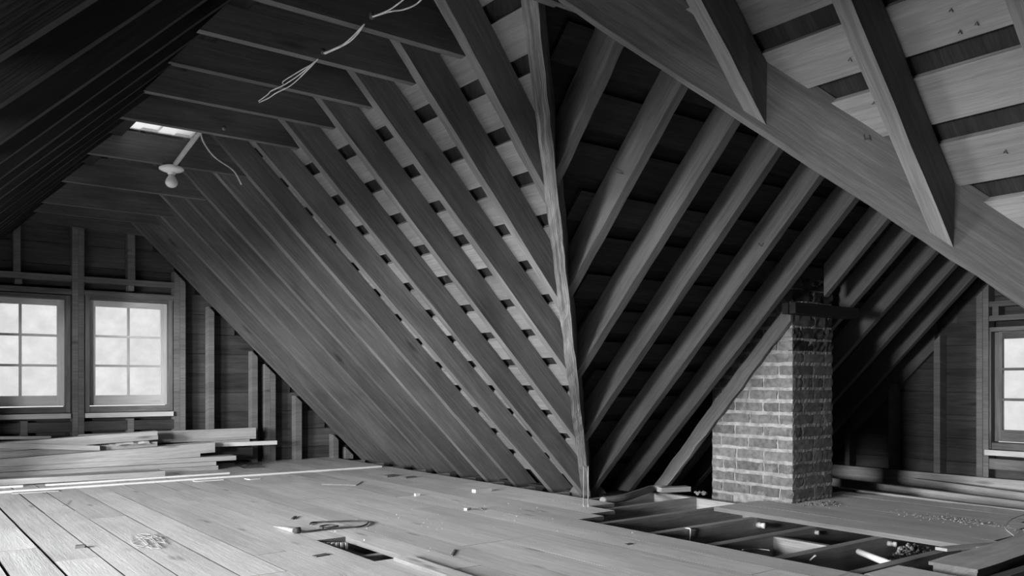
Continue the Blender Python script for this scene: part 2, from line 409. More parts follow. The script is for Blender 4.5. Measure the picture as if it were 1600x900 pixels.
# ---- spaced sheathing boards
def boards(xs, pitch, wdt, n0, segs, kind):
    pass
PIT = .1475; x = 1.275
while x < 3.62:
    a, b_ = x + .0, x + PIT - .045
    xm = (a + b_) / 2
    # runs along Y, broken where the wing opens
    if b_ < WX: runs = [(YS, YN + .1)]
    else: runs = [(YS, WY - (b_ - WX) - .03), (WY + (b_ - WX) + .03, YN + .1)]
    for (ya, yb) in runs:
        cuts = [ya]; y = ya + R.uniform(1.2, 2.6)
        while y < yb - .5: cuts.append(y); y += R.uniform(1.6, 3.0)
        cuts.append(yb)
        for c0, c1 in zip(cuts, cuts[1:]):
            if x < 1.36 and c0 < HY1 and c1 > HY0: 
                sp = [(c0, HY0), (HY1, c1)]
            else: sp = [(c0, c1)]
            for q0, q1 in sp:
                if q1 - q0 < .05: continue
                q = RD + R.uniform(.0005, .003); a, b_ = (x + .018, x + .018 + PIT - .045) if len(runs) == 2 and q1 <= WY else (x, x + PIT - .045)
                ta = ((1, -1, 0), CA - CB) if len(runs) == 2 and q0 == runs[1][0] else 0.
                tb = ((1, 1, 0), 3.62) if len(runs) == 2 and q1 == runs[0][1] else q1 - q0 - .006
                bar('sheathing_board', 'sheath', ceil, (a, q0 + .003, zA(a, q)), (0, 1, 0), (b_ - a, 0, -(b_ - a)), Vector((1, 0, 1)).normalized() * .02, ta, tb, 3, .001)
    x += PIT
y = WY + .03
while y < 4.15:
    a, b_ = y, y + PIT - .045
    xa, xb = WX + (b_ - WY) + .03, XE + .1
    cuts = [xa, xa + (xb - xa) * R.uniform(.35, .65), xb] if xb - xa > 1.5 else [xa, xb]
    for c0, c1 in zip(cuts, cuts[1:]):
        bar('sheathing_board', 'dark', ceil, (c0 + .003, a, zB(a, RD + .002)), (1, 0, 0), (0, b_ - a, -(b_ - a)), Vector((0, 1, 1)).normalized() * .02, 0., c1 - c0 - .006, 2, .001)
    y += PIT
x = RX - .02
while x > .05:
    a, b_ = x, x - PIT + .045
    for c0, c1 in ((YS, 1.7), (1.7, 4.4), (4.76, YN + .1)) if x > .98 else ((YS, 1.7), (1.7, 4.5), (4.5, YN + .1)):
        bar('sheathing_board', 'deep_shade', ceil, (a, c0 + .003, zW(a, RD + .002)), (0, 1, 0), (b_ - a, 0, b_ - a), Vector((-1, 0, 1)).normalized() * .02, 0., c1 - c0 - .006, 2, .001)
    x -= PIT
# ---- hatch / skylight
m = MB(); z0 = 1.995
for a, b_ in (((HX0 - .02, HY0 - .02), (HX0, HY1 + .02)), ((HX1, HY0 - .02), (HX1 + .02, HY1 + .02)), ((HX0, HY0 - .02), (HX1, HY0)), ((HX0, HY1), (HX1, HY1 + .02))):
    m.box((a[0], a[1], z0), (b_[0], b_[1], 2.46))
sky = empty('skylight', (1.165, 4.58, 2.02)); tag(sky, 'small bright roof hatch between collar ties near the ridge', kind='structure')
part('skylight_frame', m.mesh('skylight_frame'), 'white', sky)
for k in range(4):
    a = HX0 + (HX1 - HX0) * k / 4
    m = MB(); m.box((a + .002, HY0, z0 + .012 * (k % 2)), (a + (HX1 - HX0) / 4 - .002 + .004, HY1, z0 + .004 + .012 * (k % 2))); part('skylight_pane', m.mesh('pane'), 'skylight', sky)

# ================================================================== WALLS
def wall_face(name, label, mat, rects, parent=None):
    m = MB()
    for a, b_ in rects: m.box(a, b_)
    o = link(name, m.mesh(name), mat); tag(o, label, kind='structure'); return o
# --- left (north) gable
W1 = (.555, 1.127, .505, 1.305)     # sash: x0 x1 z0 z1
W2 = (1.291, 1.859, .505, 1.315)
YB = YN + .092
def roofz(x): return min(zA(x, SH0), zW(x, SH0))
wl_ = MB()
def gable_panel(mb, x0, x1, z0, z1f):
    xs = [x0] + [q for q in (RX,) if x0 < q < x1] + [x1]
    for a, b_ in zip(xs, xs[1:]):
        mb.prism([(a, YB + .025, z0), (b_, YB + .025, z0), (b_, YB + .025, z1f(b_)), (a, YB + .025, z1f(a))], (0, .03, 0))
J1, J2 = W1[0] - .04, W1[1] + .04
J3, J4 = W2[0] - .04, W2[1] + .04
top = roofz
for x0, x1, z0, zf in ((-1.2, J1, -.25, top), (J2, J3, -.25, top), (J4, 3.8, -.25, top)):
    gable_panel(wl_, x0, x1, z0, zf)
for x0, x1 in ((J1, J2), (J3, J4)):
    gable_panel(wl_, x0, x1, -.25, lambda q: .456); gable_panel(wl_, x0, x1, 1.335, top)
wall_left = link('wall_left', wl_.mesh('wall_left'), 'dark')
tag(wall_left, 'dark gable end wall of horizontal boards and studs around two windows', kind='structure')
z = -.22; i = 0
while z < 2.15:
    z1 = z + .163
    lo = max(-1.1, z1 - CW - .18); hi = min(3.75, CA + .18 - z1)
    segs = [(lo, hi)]
    if z1 > .45 and z < 1.36: segs = [(lo, J1), (J2, J3), (J4, hi)]
    out = []
    for a, b_ in segs:
        if b_ - a > 2.0: c = a + (b_ - a) * R.uniform(.35, .65); out += [(a, c), (c, b_)]
        elif b_ - a > .03: out.append((a, b_))
    for a, b_ in out:
        boxp('wall_board', 'wall', wall_left, (a + .001, YB + R.uniform(0, .004), z + .002), (b_ - .001, YB + .022, z1 - .002), axis=0, nseg=3, jit=.0008)
    z = z1
def stud(par, x0, x1, z0, z1, y0=YN, y1=YB, mat='stud', cut=True):
    m = MB()
    if cut:
        za, zb = (zA(x0) , zA(x1)) if x0 > RX else (zW(x0), zW(x1))
        za, zb = min(za, z1), min(zb, z1)
    else: za = zb = z1
    m.prism([(x0, y0, z0), (x1, y0, z0), (x1, y0, zb), (x0, y0, za)], (0, y1 - y0 - .001, 0))
    part('stud', m.mesh('stud'), mat, par)
for a, b_, z0, z1 in ((1.17, 1.209, -.02, 2.1), (1.211, 1.25, -.02, 2.1), (.79, .835, 1.49, 1.95), (1.556, 1.608, 1.49, 2.1), (.80, .845, 1.40, 1.44), (1.56, 1.6, 1.40, 1.44),
        (1.90, 1.942, -.02, 3), (1.944, 1.987, -.02, 3), (2.17, 2.215, -.02, 3), (2.53, 2.578, -.02, 3), (2.64, 2.688, -.02, 3), (2.69, 2.735, -.02, 3),
        (2.916, 2.972, -.02, 3), (3.27, 3.32, -.02, 3), (3.39, 3.425, -.02, 3), (3.428, 3.465, -.02, 3), (.47, .51, -.02, 3), (.43, .468, -.02, 3), (.835, .88, -.02, .40), (1.555, 1.6, -.02, .40)):
    stud(wall_left, a, b_, z0, z1)
for a, b_, z0, z1, mt in ((.51, 1.168, 1.445, 1.488, 'stud'), (1.252, 1.898, 1.445, 1.488, 'stud'), (.51, 1.168, 1.345, 1.385, 'frame'), (1.252, 1.898, 1.345, 1.385, 'frame'),
        (.51, 1.168, .31, .385, 'wall'), (1.252, 1.898, .31, .385, 'wall')):
    boxp('header', mt, wall_left, (a, YN + .004, z0), (b_, YB - .002, z1), axis=0, nseg=4, jit=.001)

def window(name, label, P, sash_mat, nrm, x0, x1, z0, z1, cols=2, rows=3, flip=1):
    """P(a, depth, z) maps wall coordinates to the world; depth runs outwards"""
    w = empty(name, P((x0 + x1) / 2, 0, z0)); tag(w, label, kind='structure')
    def bx(nm, mt, a0, a1, d0, d1, q0, q1, ns=1, par=None):
        m = MB(); m.box(P(a0, d0, q0), P(a1, d1, q1), nseg=ns, jit=.0007 if ns > 1 else 0)
        return part(nm, m.mesh(nm), mt, par or w)
    f = .032
    for a0, a1, q0, q1 in ((x0 - f, x0 - .002, z0 - .05, z1 + f), (x1 + .002, x1 + f, z0 - .05, z1 + f), (x0 - .002, x1 + .002, z1 + .004, z1 + f)):
        bx('window_frame', 'frame', a0, a1, .012, .125, q0, q1, 4)
    bx('window_frame', 'frame', x0 - .001, x1 + .001, .02, .125, z0 - .052, z0 - .008, 4)
    bx('window_sill', 'sash', x0 - .035, x1 + .03, -.022, .012, z0 - .092, z0 - .056, 4)
    st, tp, bt, d0, d1 = .048, .045, .078, .062, .094
    # the sash is one frame mesh with its rails
    sm = MB()
    for a0, a1, q0, q1 in ((x0, x0 + st, z0, z1), (x1 - st, x1, z0, z1), (x0 + st, x1 - st, z1 - tp, z1), (x0 + st, x1 - st, z0, z0 + bt)):
        sm.box(P(a0, d0, q0), P(a1, d1, q1), nseg=3, jit=.0006)
    sash = part('sash', sm.mesh('sash'), sash_mat, w)
    gx0, gx1, gz0, gz1 = x0 + st, x1 - st, z0 + bt, z1 - tp
    for c in range(1, cols):
        a = gx0 + (gx1 - gx0) * c / cols; bx('muntin', sash_mat, a - .009, a + .009, d0 + .004, d1 - .004, gz0, gz1, 3)
    for r in range(1, rows):
        q = gz0 + (gz1 - gz0) * r / rows; bx('muntin', sash_mat, gx0, gx1, d0 + .002, d1 - .006, q - .009, q + .009, 3)
    for c in range(cols):
        for r in range(rows):
            a0 = gx0 + (gx1 - gx0) * c / cols; a1 = gx0 + (gx1 - gx0) * (c + 1) / cols
            q0 = gz0 + (gz1 - gz0) * r / rows; q1 = gz0 + (gz1 - gz0) * (r + 1) / rows
            bx('pane', 'glass', a0, a1, .079, .081, q0, q1)
    return w
PL = lambda a, d, q: Vector((a, YN + d, q))
window('window_1', 'six-pane window at the edge of the frame, beside the double stud', PL, 'sash', 0, *W1)
window('window_2', 'six-pane window closer to the sloping rafters, over the lumber pile', PL, 'sash', 0, *W2)

# --- right (east) gable
PR = lambda a, d, q: Vector((XE + d, a, q))
W3 = (1.97, 2.612, .285, 1.02)
wr = MB(); XB = XE + .092
def gp(mb, y0, y1, z0, zf):
    ys = [y0] + [q for q in (WY,) if y0 < q < y1] + [y1]
    for a, b_ in zip(ys, ys[1:]):
        mb.prism([(XB + .025, a, z0), (XB + .025, b_, z0), (XB + .025, b_, zf(b_)), (XB + .025, a, zf(a))], (.03, 0, 0))
tz = lambda y: min(zB(y, SH0), zS(y, SH0))
gp(wr, -.3, W3[0] - .04, -.25, tz); gp(wr, W3[1] + .04, 4.3, -.25, tz)
gp(wr, W3[0] - .04, W3[1] + .04, -.25, lambda q: .236); gp(wr, W3[0] - .04, W3[1] + .04, 1.05, tz)
wall_right = link('wall_right', wr.mesh('wall_right'), 'dark')
tag(wall_right, 'dim gable end wall of the side wing, boarded behind studs', kind='structure')
z = -.2
while z < 1.85:
    z1 = z + .163
    lo, hi = max(-.2, z1 + .14 - .18), min(4.15, CB + .18 - z1)
    segs = [(lo, hi)]
    if z1 > .22 and z < 1.08: segs = [(lo, W3[0] - .04), (W3[1] + .04, hi)]
    for a, b_ in segs:
        if b_ - a > .03:
            boxp('wall_board', 'wall', wall_right, (XB + R.uniform(0, .004), a, z + .002), (XB + .022, b_, z1 - .002), axis=1, nseg=3, jit=.0008)
    z = z1
for a, b_, z0, z1 in ((2.625, 2.662, -.06, 3), (2.665, 2.705, -.06, 3), (2.955, 3.0, -.06, 3), (3.30, 3.34, -.06, 3), (3.66, 3.70, -.06, 3), (1.83, 1.87, -.06, 3), (1.87, 1.91, -.06, 3), (2.56, 2.60, 1.13, 1.19), (1.4, 1.44, -.06, 3)):
    m = MB(); za, zb = min(min(zB(a), zS(a)), z1), min(min(zB(b_), zS(b_)), z1)
    m.prism([(XE, a, z0), (XE, b_, z0), (XE, b_, zb), (XE, a, za)], (.09, 0, 0)); part('stud', m.mesh('stud'), 'stud', wall_right)
for q0, q1 in ((1.19, 1.225), (1.095, 1.13), (.10, .17)):
    boxp('header', 'frame', wall_right, (XE + .004, 1.92, q0), (XB - .002, 2.623, q1), axis=1, nseg=4, jit=.001)
window('window_3', 'window in the far gable of the wing, beyond the chimney', PR, 'frame', 0, *W3)  # darker frame material on the sash stands in for it being backlit

# --- out-of-frame closing walls: south end, wing south eave, made-up west dormer, openings shaped for the added lamps
wall_face('wall_south', 'dark board wall behind the camera', 'dark', [((-1.6, YS - .1, -.25), (3.9, YS, 2.6))])
wall_face('wall_west', 'added unseen end wall on the west, with two openings for the added lamps', 'dark', [
    ((-3.26, .6, -.25), (-3.2, 6.1, .38)), ((-3.26, .6, 1.73), (-3.2, 6.1, 1.96)), ((-3.26, .6, .38), (-3.2, .79, 1.73)), ((-3.26, .79, 1.1), (-3.2, 1.65, 1.73)),
    ((-3.26, 1.65, .38), (-3.2, 3.0, 1.73)), ((-3.26, 4.1, .38), (-3.2, 6.1, 1.73)),
    ((-3.4, .6, -.25), (.0, .66, 1.96)), ((-3.4, 6.04, -.25), (.0, 6.1, 1.96))])
for y_ in (.6, 6.04):
    m = MB(); m.prism([(0, y_, 1.24), (.72, y_, 1.96), (0, y_, 1.96)], (0, .06, 0)); part('cheek', m.mesh('cheek'), 'dark', bpy.data.objects['wall_west'])

# ================================================================== FLOOR
m = MB(); m.box((-3.4, YS - .1, -.24), (3.85, YN + .15, -.19)); m.box((3.85, -.3, -.24), (XE + .15, 4.35, -.19))
floor = link('floor', m.mesh('floor'), 'lath'); tag(floor, 'wide worn attic floor boards over joists, open joist bays towards the chimney', kind='structure')
XS = [-3.2, -3.03, -2.86, -2.69, -2.52, -2.35, -2.18, -2.01, -1.84, -1.67, -1.5, -1.33, -1.16, -.98, -.80, -.62, -.45, -.28, -.11, .05, .21, .37, .532, .695, .838, 1.012, 1.172, 1.305, 1.497, 1.633, 1.775, 1.925, 2.125, 2.285, 2.44, 2.6, 2.757]
FT = .022
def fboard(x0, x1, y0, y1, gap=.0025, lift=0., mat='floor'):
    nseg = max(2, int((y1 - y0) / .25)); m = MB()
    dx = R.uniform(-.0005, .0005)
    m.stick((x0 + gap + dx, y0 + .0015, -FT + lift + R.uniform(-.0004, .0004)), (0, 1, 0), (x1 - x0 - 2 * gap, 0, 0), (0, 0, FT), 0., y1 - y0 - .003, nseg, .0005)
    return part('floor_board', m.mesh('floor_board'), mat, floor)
JY = [1.72 + .35 * k for k in range(-14, 17)]
for i, (x0, x1) in enumerate(zip(XS, XS[1:])):
    y0, y1 = YS + .02, YN + .09
    if x0 < -1.4: y0, y1 = .68, 6.02
    brk = []
    y = y0 + R.choice([1.05, 1.75, 2.45])
    holes = []
    if abs(x0 - 1.497) < .01: brk = [.9, 2.93, 3.47, 5.6]; holes = [(2.93, 3.47)]
    elif abs(x0 - 2.6) < .01: brk = [1.7, 3.82, 5.57]
    elif abs(x0 - 2.44) < .01: brk = [1.9, 4.5]
    else:
        while y < y1 - .8: brk.append(y); y += R.choice([1.4, 1.75, 2.1, 2.8])
    ys = [y0] + brk + [y1]
    for a, b_ in zip(ys, ys[1:]):
        if (a, b_) in holes: continue
        g = R.choice([.0008, .001, .001, .0015, .004])
        if x0 < .6 and b_ > 3: g = .006
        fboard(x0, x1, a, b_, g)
for x0, x1, a in ((2.757, 2.93, 3.2), (2.93, 3.10, 3.30), (3.10, 3.285, 3.50)):
    brk = [a, a + R.uniform(1.2, 2.2), YN + .09]
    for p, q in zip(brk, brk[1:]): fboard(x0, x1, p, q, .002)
boxp('floor_board', 'joist', floor, (1.48, 3.17, -.075), (1.65, 3.47, -.055))
boxp('floor_board', 'joist', floor, (1.48, 2.82, -.075), (1.65, 3.12, -.055))
# short patch board beside the hole
fboard(1.56, 1.633, 2.2, 2.9, .002, .012)
# joists along X; those of the open bays are seen from the side
for y in [1.37, 1.73, 2.06, 2.41, 2.765, 3.12, 3.465, 3.82]:
    xe = 3.93 if y > 2.95 else 4.80
    boxp('joist', 'joist', floor, (-1.4 if y < .66 or y > 6.0 else -3.19, y, -.19), (xe, y + .045, -FT), axis=0, nseg=12, jit=.0012)
for y in [-2.7, -2.3, -1.95, -1.6, -1.25, -.9, -.5, -.15, .2, .6, .95] + [4.15 + .36 * k for k in range(9)]:
    boxp('joist', 'joist', floor, (-1.4 if y < .66 or y > 6.0 else -3.19, y, -.19), (3.5, y + .045, -FT), axis=0, nseg=2)
boxp('header_joist', 'joist', floor, (3.93, 2.80, -.19), (3.975, 3.95, -FT), nseg=4, jit=.001)
boxp('blocking', 'joist', floor, hit(1205, 838, PZ, -.03) - Vector((0, 0, .15)), hit(1205, 838, PZ, -.03) + Vector((.03, -.29, 0)), axis=1)
# eave plate running below the rafter feet
boxp('eave_plate_and_filler', 'joist', floor, (3.40, 3.6, -.19), (3.5, YN, -.10), nseg=4, jit=.002)
for a, b_ in (((3.95, 4.16, -.3), (XE + .1, 4.5, -.03)), ((3.62, 3.95, -.3), (3.98, YN + .1, -.03)), ((3.62, YS, -.3), (3.98, .1, -.03)), ((3.8, -.45, -.3), (XE + .1, -.05, -.03))):  # unseen filler boxes added to stop sky light leaking in at the eaves
    boxp('eave_plate_and_filler', 'dark', floor, a, b_)
# ---- boards laid beside the chimney
PXS = [3.60, 3.80, 4.00, 4.19, 4.39, 4.60, 4.76]
PY0 = [1.62, 1.66, 1.60, 1.72, 1.80, 1.70]
for i, (x0, x1) in enumerate(zip(PXS, PXS[1:])):
    y1 = 3.06 if x1 < 4.05 else 2.865 if x1 < 4.5 else 3.0
    m = MB(); sk = .018
    m.stick((x0 + .001 - .015, PY0[i], -FT + .001 + .001 * (i % 2)), (sk * (1 if i < 3 else .4), 1, 0), (x1 - x0 - .003, 0, 0), (0, 0, FT), 0., y1 - PY0[i], 6, .001)
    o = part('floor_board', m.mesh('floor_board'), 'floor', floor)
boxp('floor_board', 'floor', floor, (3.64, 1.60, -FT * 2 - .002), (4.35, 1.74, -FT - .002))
# ---- tall joists of the wing beyond the chimney, running along Y
for (p0, p1) in (((1300, 761), (1600, 797)), ((1300, 747), (1600, 784)), ((1395, 743), (1600, 770))):
    a, b_ = hit(*p0, PZ, .0), hit(*p1, PZ, .0)
    d = (a - b_).normalized(); s0 = b_ - d * 1.9
    bar('joist', 'joist', floor, s0 - Vector((0, 0, .19)), d, (.045, 0, 0), (0, 0, .19), 0., 3.8, 10, .001)
boxp('joist', 'joist', floor, (5.845, .1, -.19), (5.89, 4.0, .045), axis=1, nseg=8, jit=.001)
# ---- stray floor pieces at the lower edge of the joist bays
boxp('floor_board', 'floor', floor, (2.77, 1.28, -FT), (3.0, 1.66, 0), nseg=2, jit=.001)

# ================================================================== CHIMNEY
CHX0, CHX1, CHY0, CHY1 = 4.07, 4.462, 2.878, 3.462
chim = empty('chimney', ((CHX0 + CHX1) / 2, (CHY0 + CHY1) / 2, 0))
tag(chim, 'old brick chimney with pale lime mortar rising between the wing rafters', 'chimney')
m = MB()
# mortar core with an uneven surface
def rough_panel(mb, o, u, v_, nu, nv, nrm, amp):
    o, u, v_, nrm = map(Vector, (o, u, v_, nrm)); b = len(mb.v)
    for j in range(nv + 1):
        for i in range(nu + 1):
            mb.v.append(o + u * i / nu + v_ * j / nv + (nrm * R.uniform(-amp, amp) if 0 < i < nu and 0 < j < nv else Vector((0, 0, 0))))
    for j in range(nv):
        for i in range(nu):
            q = b + j * (nu + 1) + i; mb.face([q, q + 1, q + nu + 2, q + nu + 1], [(0, 0)] * 4, False)
e = .004
H = 1.36; Z0 = -.19
rough_panel(m, (CHX0 + e, CHY1, Z0), (0, CHY0 + e - CHY1, 0), (0, 0, H - Z0), 40, 100, (-1, 0, 0), .0032)
rough_panel(m, (CHX0 + e, CHY0 + e, Z0), (CHX1 - e - CHX0 - e, 0, 0), (0, 0, H - Z0), 28, 100, (0, -1, 0), .0032)
rough_panel(m, (CHX1 - e, CHY0 + e, Z0), (0, CHY1 - CHY0 - e, 0), (0, 0, H - Z0), 2, 2, (1, 0, 0), 0)
rough_panel(m, (CHX1 - e, CHY1, Z0), (CHX0 + e - CHX1 + e, 0, 0), (0, 0, H - Z0), 2, 2, (0, 1, 0), 0)
part('mortar', m.mesh('mortar'), 'mortar', chim)
CZ = .0705; z = -.06; row = 0
def brick(a, b_, face, z0, z1, mat='brick', amp=.0022):
    """a brick whose worn outer face bulges irregularly; face 'w' looks -X, 's' looks -Y"""
    m = MB(); n = 4; g = []
    for j in range(3):
        for i in range(n + 1):
            t = i / n; s_ = a + (b_ - a) * t; zz = z0 + (z1 - z0) * j / 2
            if 0 < i < n: zz += R.uniform(-.0035, .0035)
            else: s_ += R.uniform(-.003, .003) * (1 if abs(s_ - CHX0) > .01 and abs(s_ - CHY0) > .01 else 0)
            dpt = R.uniform(-amp, amp) * .8 - .003 if j == 1 or 0 < i < n else R.uniform(0, amp)
            g.append((s_, zz, dpt))
    for (s_, zz, dpt) in g: m.v.append((CHX0 + dpt, s_, zz) if face == 'w' else (s_, CHY0 + dpt, zz))
    for (s_, zz, dpt) in g: m.v.append((CHX0 + .03, s_, zz) if face == 'w' else (s_, CHY0 + .03, zz))
    N = 3 * (n + 1)
    for j in range(2):
        for i in range(n):
            q = j * (n + 1) + i; m.face([q, q + 1, q + n + 2, q + n + 1], [(0, 0)] * 4)
    for i in range(n):
        m.face([i, i + 1, N + i + 1, N + i]); q = 2 * (n + 1) + i; m.face([q, q + 1, N + q + 1, N + q])
    for j in range(2):
        q = j * (n + 1); m.face([q, q + n + 1, N + q + n + 1, N + q]); q += n; m.face([q, q + n + 1, N + q + n + 1, N + q])
    part('brick', m.mesh('brick'), mat, chim)
while z < 1.28:
    z0, z1 = z + .008 + R.uniform(0, .004), z + CZ - .008 - R.uniform(0, .004)
    par = row % 2
    up = z > .80
    # west face: from the corner away
    y = CHY0 + .002
    lens = ([.10] if par else [.205]) + [.205] * 3
    if row % 5 == 3: lens = [.10, .10, .205, .10, .205]
    for L in lens:
        L2 = L + R.uniform(-.008, .008)
        b_ = min(y + L2 - .012, CHY1 - .002)
        if b_ - y > .03 and R.random() > .03: brick(y, b_, 'w', z0, z1)
        y += L2
        if y > CHY1 - .03: break
    x = CHX0 + .002
    lens = ([.205] if par else [.10]) + ([.10, .10] if row % 3 == 1 else [.205]) + [.205, .1]
    for L in lens:
        L2 = L + R.uniform(-.008, .008); b_ = min(x + L2 - .014, CHX1 - .003)
        if b_ - x > .03:
            if up:
                brick(x, b_ + .006, 's', z0 - R.uniform(0, .006), z1 + R.uniform(0, .006), 'rubble', .009)
            else: brick(x, b_, 's', z0, z1)
        x += L2
        if x > CHX1 - .03: break
    z += CZ; row += 1

# ================================================================== LUMBER PILE under the gable windows
def yface(px, yf): return hit(px[0], px[1], PY, yf)
def plank(name, cat, label, rt, rb, lt, yf, depth, mat='lumber', tilt=True, group=None, xl=-.35):
    """front face: right end top/bottom pixels rt, rb and a point lt on its top edge; plane Y = yf"""
    a, b_, c = yface(rt, yf), yface(rb, yf), yface(lt, yf)
    d = (c - a).normalized()
    L = (a.x - xl) / abs(d.x)
    m = MB(); m.stick(b_, d, (0, depth, 0), (0, 0, a.z - b_.z), 0., L, max(3, int(L / .3)), .0012)
    o = link(name, m.mesh(name), mat); tag(o, label, cat, group); return o
GL = 'loose boards stacked under the windows'
plank('board', 'board', 'lowest front board of the pile under the windows, ending shortest', (258, 736), (258, 744), (0, 749.5), 6.50, .16, group=GL)
plank('board', 'board', 'bottom board behind the shortest front board, ending below two thin boards', (341, 727.5), (341, 734), (0, 746), 6.78, .15, group=GL)
plank('board', 'board', 'thin board second from the bottom at the free end of the pile', (338, 721), (338, 727), (0, 739), 6.775, .15, group=GL)
plank('board', 'board', 'long board in mid pile that sticks out farthest on bare ends', (369, 712), (369, 718.8), (0, 730), 6.77, .17, group=GL)
plank('board', 'board', 'short board tucked under the thick upper board of the pile', (313, 707.3), (313, 713.5), (0, 724), 6.80, .08, group=GL)
plank('timber', 'board', 'thick pale board near the pile top with a knotted end', (336, 691), (336, 706.6), (0, 717.5), 6.80, .07, group=GL)
plank('timber', 'board', 'wide cracked board at the back of the pile against the studs', (402, 668), (400, 685.5), (264, 673.5), 7.05, .04, group=GL, xl=1.2)
plank('board', 'board', 'flat board on the pile behind the wide cracked board', (390, 686), (390, 691), (255, 695), 6.98, .06, group=GL, xl=.9)
plank('board', 'board', 'slanting board with rounded end resting across the pile top', (244, 673.5), (246, 680), (0, 691.5), 6.86, .1, group=GL)
plank('board', 'board', 'lower of the two slanting boards laid across the pile top', (247, 680), (247, 686.5), (0, 698.5), 6.85, .11, group=GL)
plank('board', 'board', 'short thin slat ending halfway along the pile top', (157, 696.5), (156, 703.8), (85, 694.5), 6.82, .08, group=GL)
plank('board', 'board', 'flat dark board between the slanting boards and the thick timber', (246, 690), (246, 703.5), (0, 706), 6.89, .08, 'joist', group=GL)
plank('stick', 'board', 'short pale stick jutting out past the pile in front of the studs', (433, 688.5), (433, 694.5), (337, 692), 6.9, .05, 'white', group=GL, xl=2.0)
plank('board', 'board', 'dark offcut behind the pile foot beside the studs', (395, 699), (395, 718), (320, 700), 7.08, .02, 'wall', group=GL, xl=1.8)
plank('board', 'board', 'uppermost back board of the pile just below the window apron', (80, 681.5), (80, 686), (0, 682), 7.0, .04, group=GL)

# pale mouldings on the floor in front of the pile
def strip(name, cat, label, pts, w, h, mat='white', z=0.0, group=None):
    a, b_ = hit(*pts[0], PZ, z), hit(*pts[1], PZ, z)
    d = (b_ - a).normalized(); s_ = Vector((-d.y, d.x, 0))
    L = (b_ - a).length
    m = MB(); m.stick(a, d, s_ * w, (0, 0, h), 0., L, max(2, int(L / .3)), .0006)
    o = link(name, m.mesh(name), mat); tag(o, label, cat, group); return o
GM = 'pale mouldings on the floor before the pile'
strip('moulding_strip', 'moulding', 'longest pale moulding strip lying across the floor in front of the lumber', ((-60, 775), (597, 730)), .05, .012, group=GM)
strip('moulding_strip', 'moulding', 'second pale strip lying just behind the longest moulding', ((72, 759.5), (359, 740.5)), .03, .012, group=GM)
strip('moulding_strip', 'moulding', 'short pale strip at the near end of the lumber pile', ((-60, 766.5), (36, 761)), .03, .012, group=GM)
strip('wood_scrap', 'scrap', 'splintered pale scrap tucked under the long moulding', ((18, 772), (92, 768)), .06, .005, 'lumber')
strip('wood_scrap', 'scrap', 'thin pale splinter at the middle of the long moulding', ((305, 753), (350, 750)), .06, .004, 'white')
strip('wood_scrap', 'scrap', 'small pale chip beside the long moulding', ((391, 750), (407, 748.5)), .08, .006, 'paper')

def sheet(name, cat, label, pix, z, mat='paper', curl=.004, off=(0, 0)):
    P = [hit(x, y, PZ, z) for x, y in pix]
    m = MB(); n = 6; b = 0
    for j in range(n + 1):
        for i in range(n + 1):
            u, v_ = i / n, j / n
            p = (P[0] * (1 - u) + P[1] * u) * (1 - v_) + (P[3] * (1 - u) + P[2] * u) * v_
            m.v.append(p + Vector((0, 0, abs(R.gauss(0, curl)) + curl * 3 * (u * (1 - u)) + .001)))
    for j in range(n):
        for i in range(n):
            q = j * (n + 1) + i; m.face([q, q + 1, q + n + 2, q + n + 1], [(u, v_) for u, v_ in ((0, 0), (.1, 0), (.1, .1), (0, .1))])
    me = m.mesh(name); o = link(name, me, mat); so = o.modifiers.new('thickness', 'SOLIDIFY'); so.thickness = .0012
    tag(o, label, cat); return o
sheet('paper_sheet', 'paper', 'flat sheet of pale paper on the open floor', [(503, 757), (556, 758.5), (566, 752), (517, 751)], .003, curl=.0006)
sheet('cardboard_sheet', 'cardboard', 'grey flat sheet on the floor at the foot of the studs', [(375, 733), (413, 731), (402, 724), (364, 722.5)], 0, 'stud')
# crumpled paper on the pile
m = MB(); a = hit(172, 696, PY, 6.86); b_ = hit(232, 687, PY, 6.9)
n = 7
for j in range(4):
    for i in range(n + 1):
        m.v.append(a + Vector(((b_.x - a.x) * i / n, -.02 + .06 * j / 3, (b_.z - a.z) * .7 * j / 3 * math.sin(min(1, i / n * 1.6) * 1.5) + R.uniform(-.006, .008))))
for j in range(3):
    for i in range(n):
        q = j * (n + 1) + i; m.face([q, q + 1, q + n + 2, q + n + 1])
o = link('crumpled_paper', m.mesh('crumpled_paper'), 'paper'); so = o.modifiers.new('t', 'SOLIDIFY'); so.thickness = .002
tag(o, 'crumpled pale paper lying on the lumber pile', 'paper')

# ================================================================== THINGS ON THE FLOOR
def floorpt(x, y, z=0.): return hit(x, y, PZ, z)
def lump(name, cat, label, px, size, mat, h=None, z=0., group=None, ang=0.):
    c = floorpt(*px, z); m = MB(); sx, sy, sz = size
    ca, sa = math.cos(ang), math.sin(ang)
    m.stick(c + Vector((-sx / 2 * ca, -sx / 2 * sa, 0)), (ca, sa, 0), Vector((-sa, ca, 0)) * sy, (0, 0, sz), 0., sx, 2, min(size) * .08)
    o = link(name, m.mesh(name), mat); tag(o, label, cat, group); return o
lump('wood_block', 'block', 'small white painted block lying flat near the rafter feet', (756, 769), (.125, .04, .02), 'white', ang=.05)
lump('wood_scrap', 'scrap', 'small pebble-like chip below the paper sheet', (653, 775), (.03, .02, .015), 'paper')
lump('wood_scrap', 'scrap', 'crumbled pale plaster bit near the middle boards', (733, 797), (.04, .02, .012), 'paper', ang=.4)
lump('wood_scrap', 'scrap', 'thin dark twig beside the plaster bit', (755, 796), (.05, .008, .005), 'rust', ang=1.2)
lump('wood_scrap', 'scrap', 'curled dark shaving on the boards above the cable', (461, 810), (.09, .012, .006), 'rust', ang=1.0)
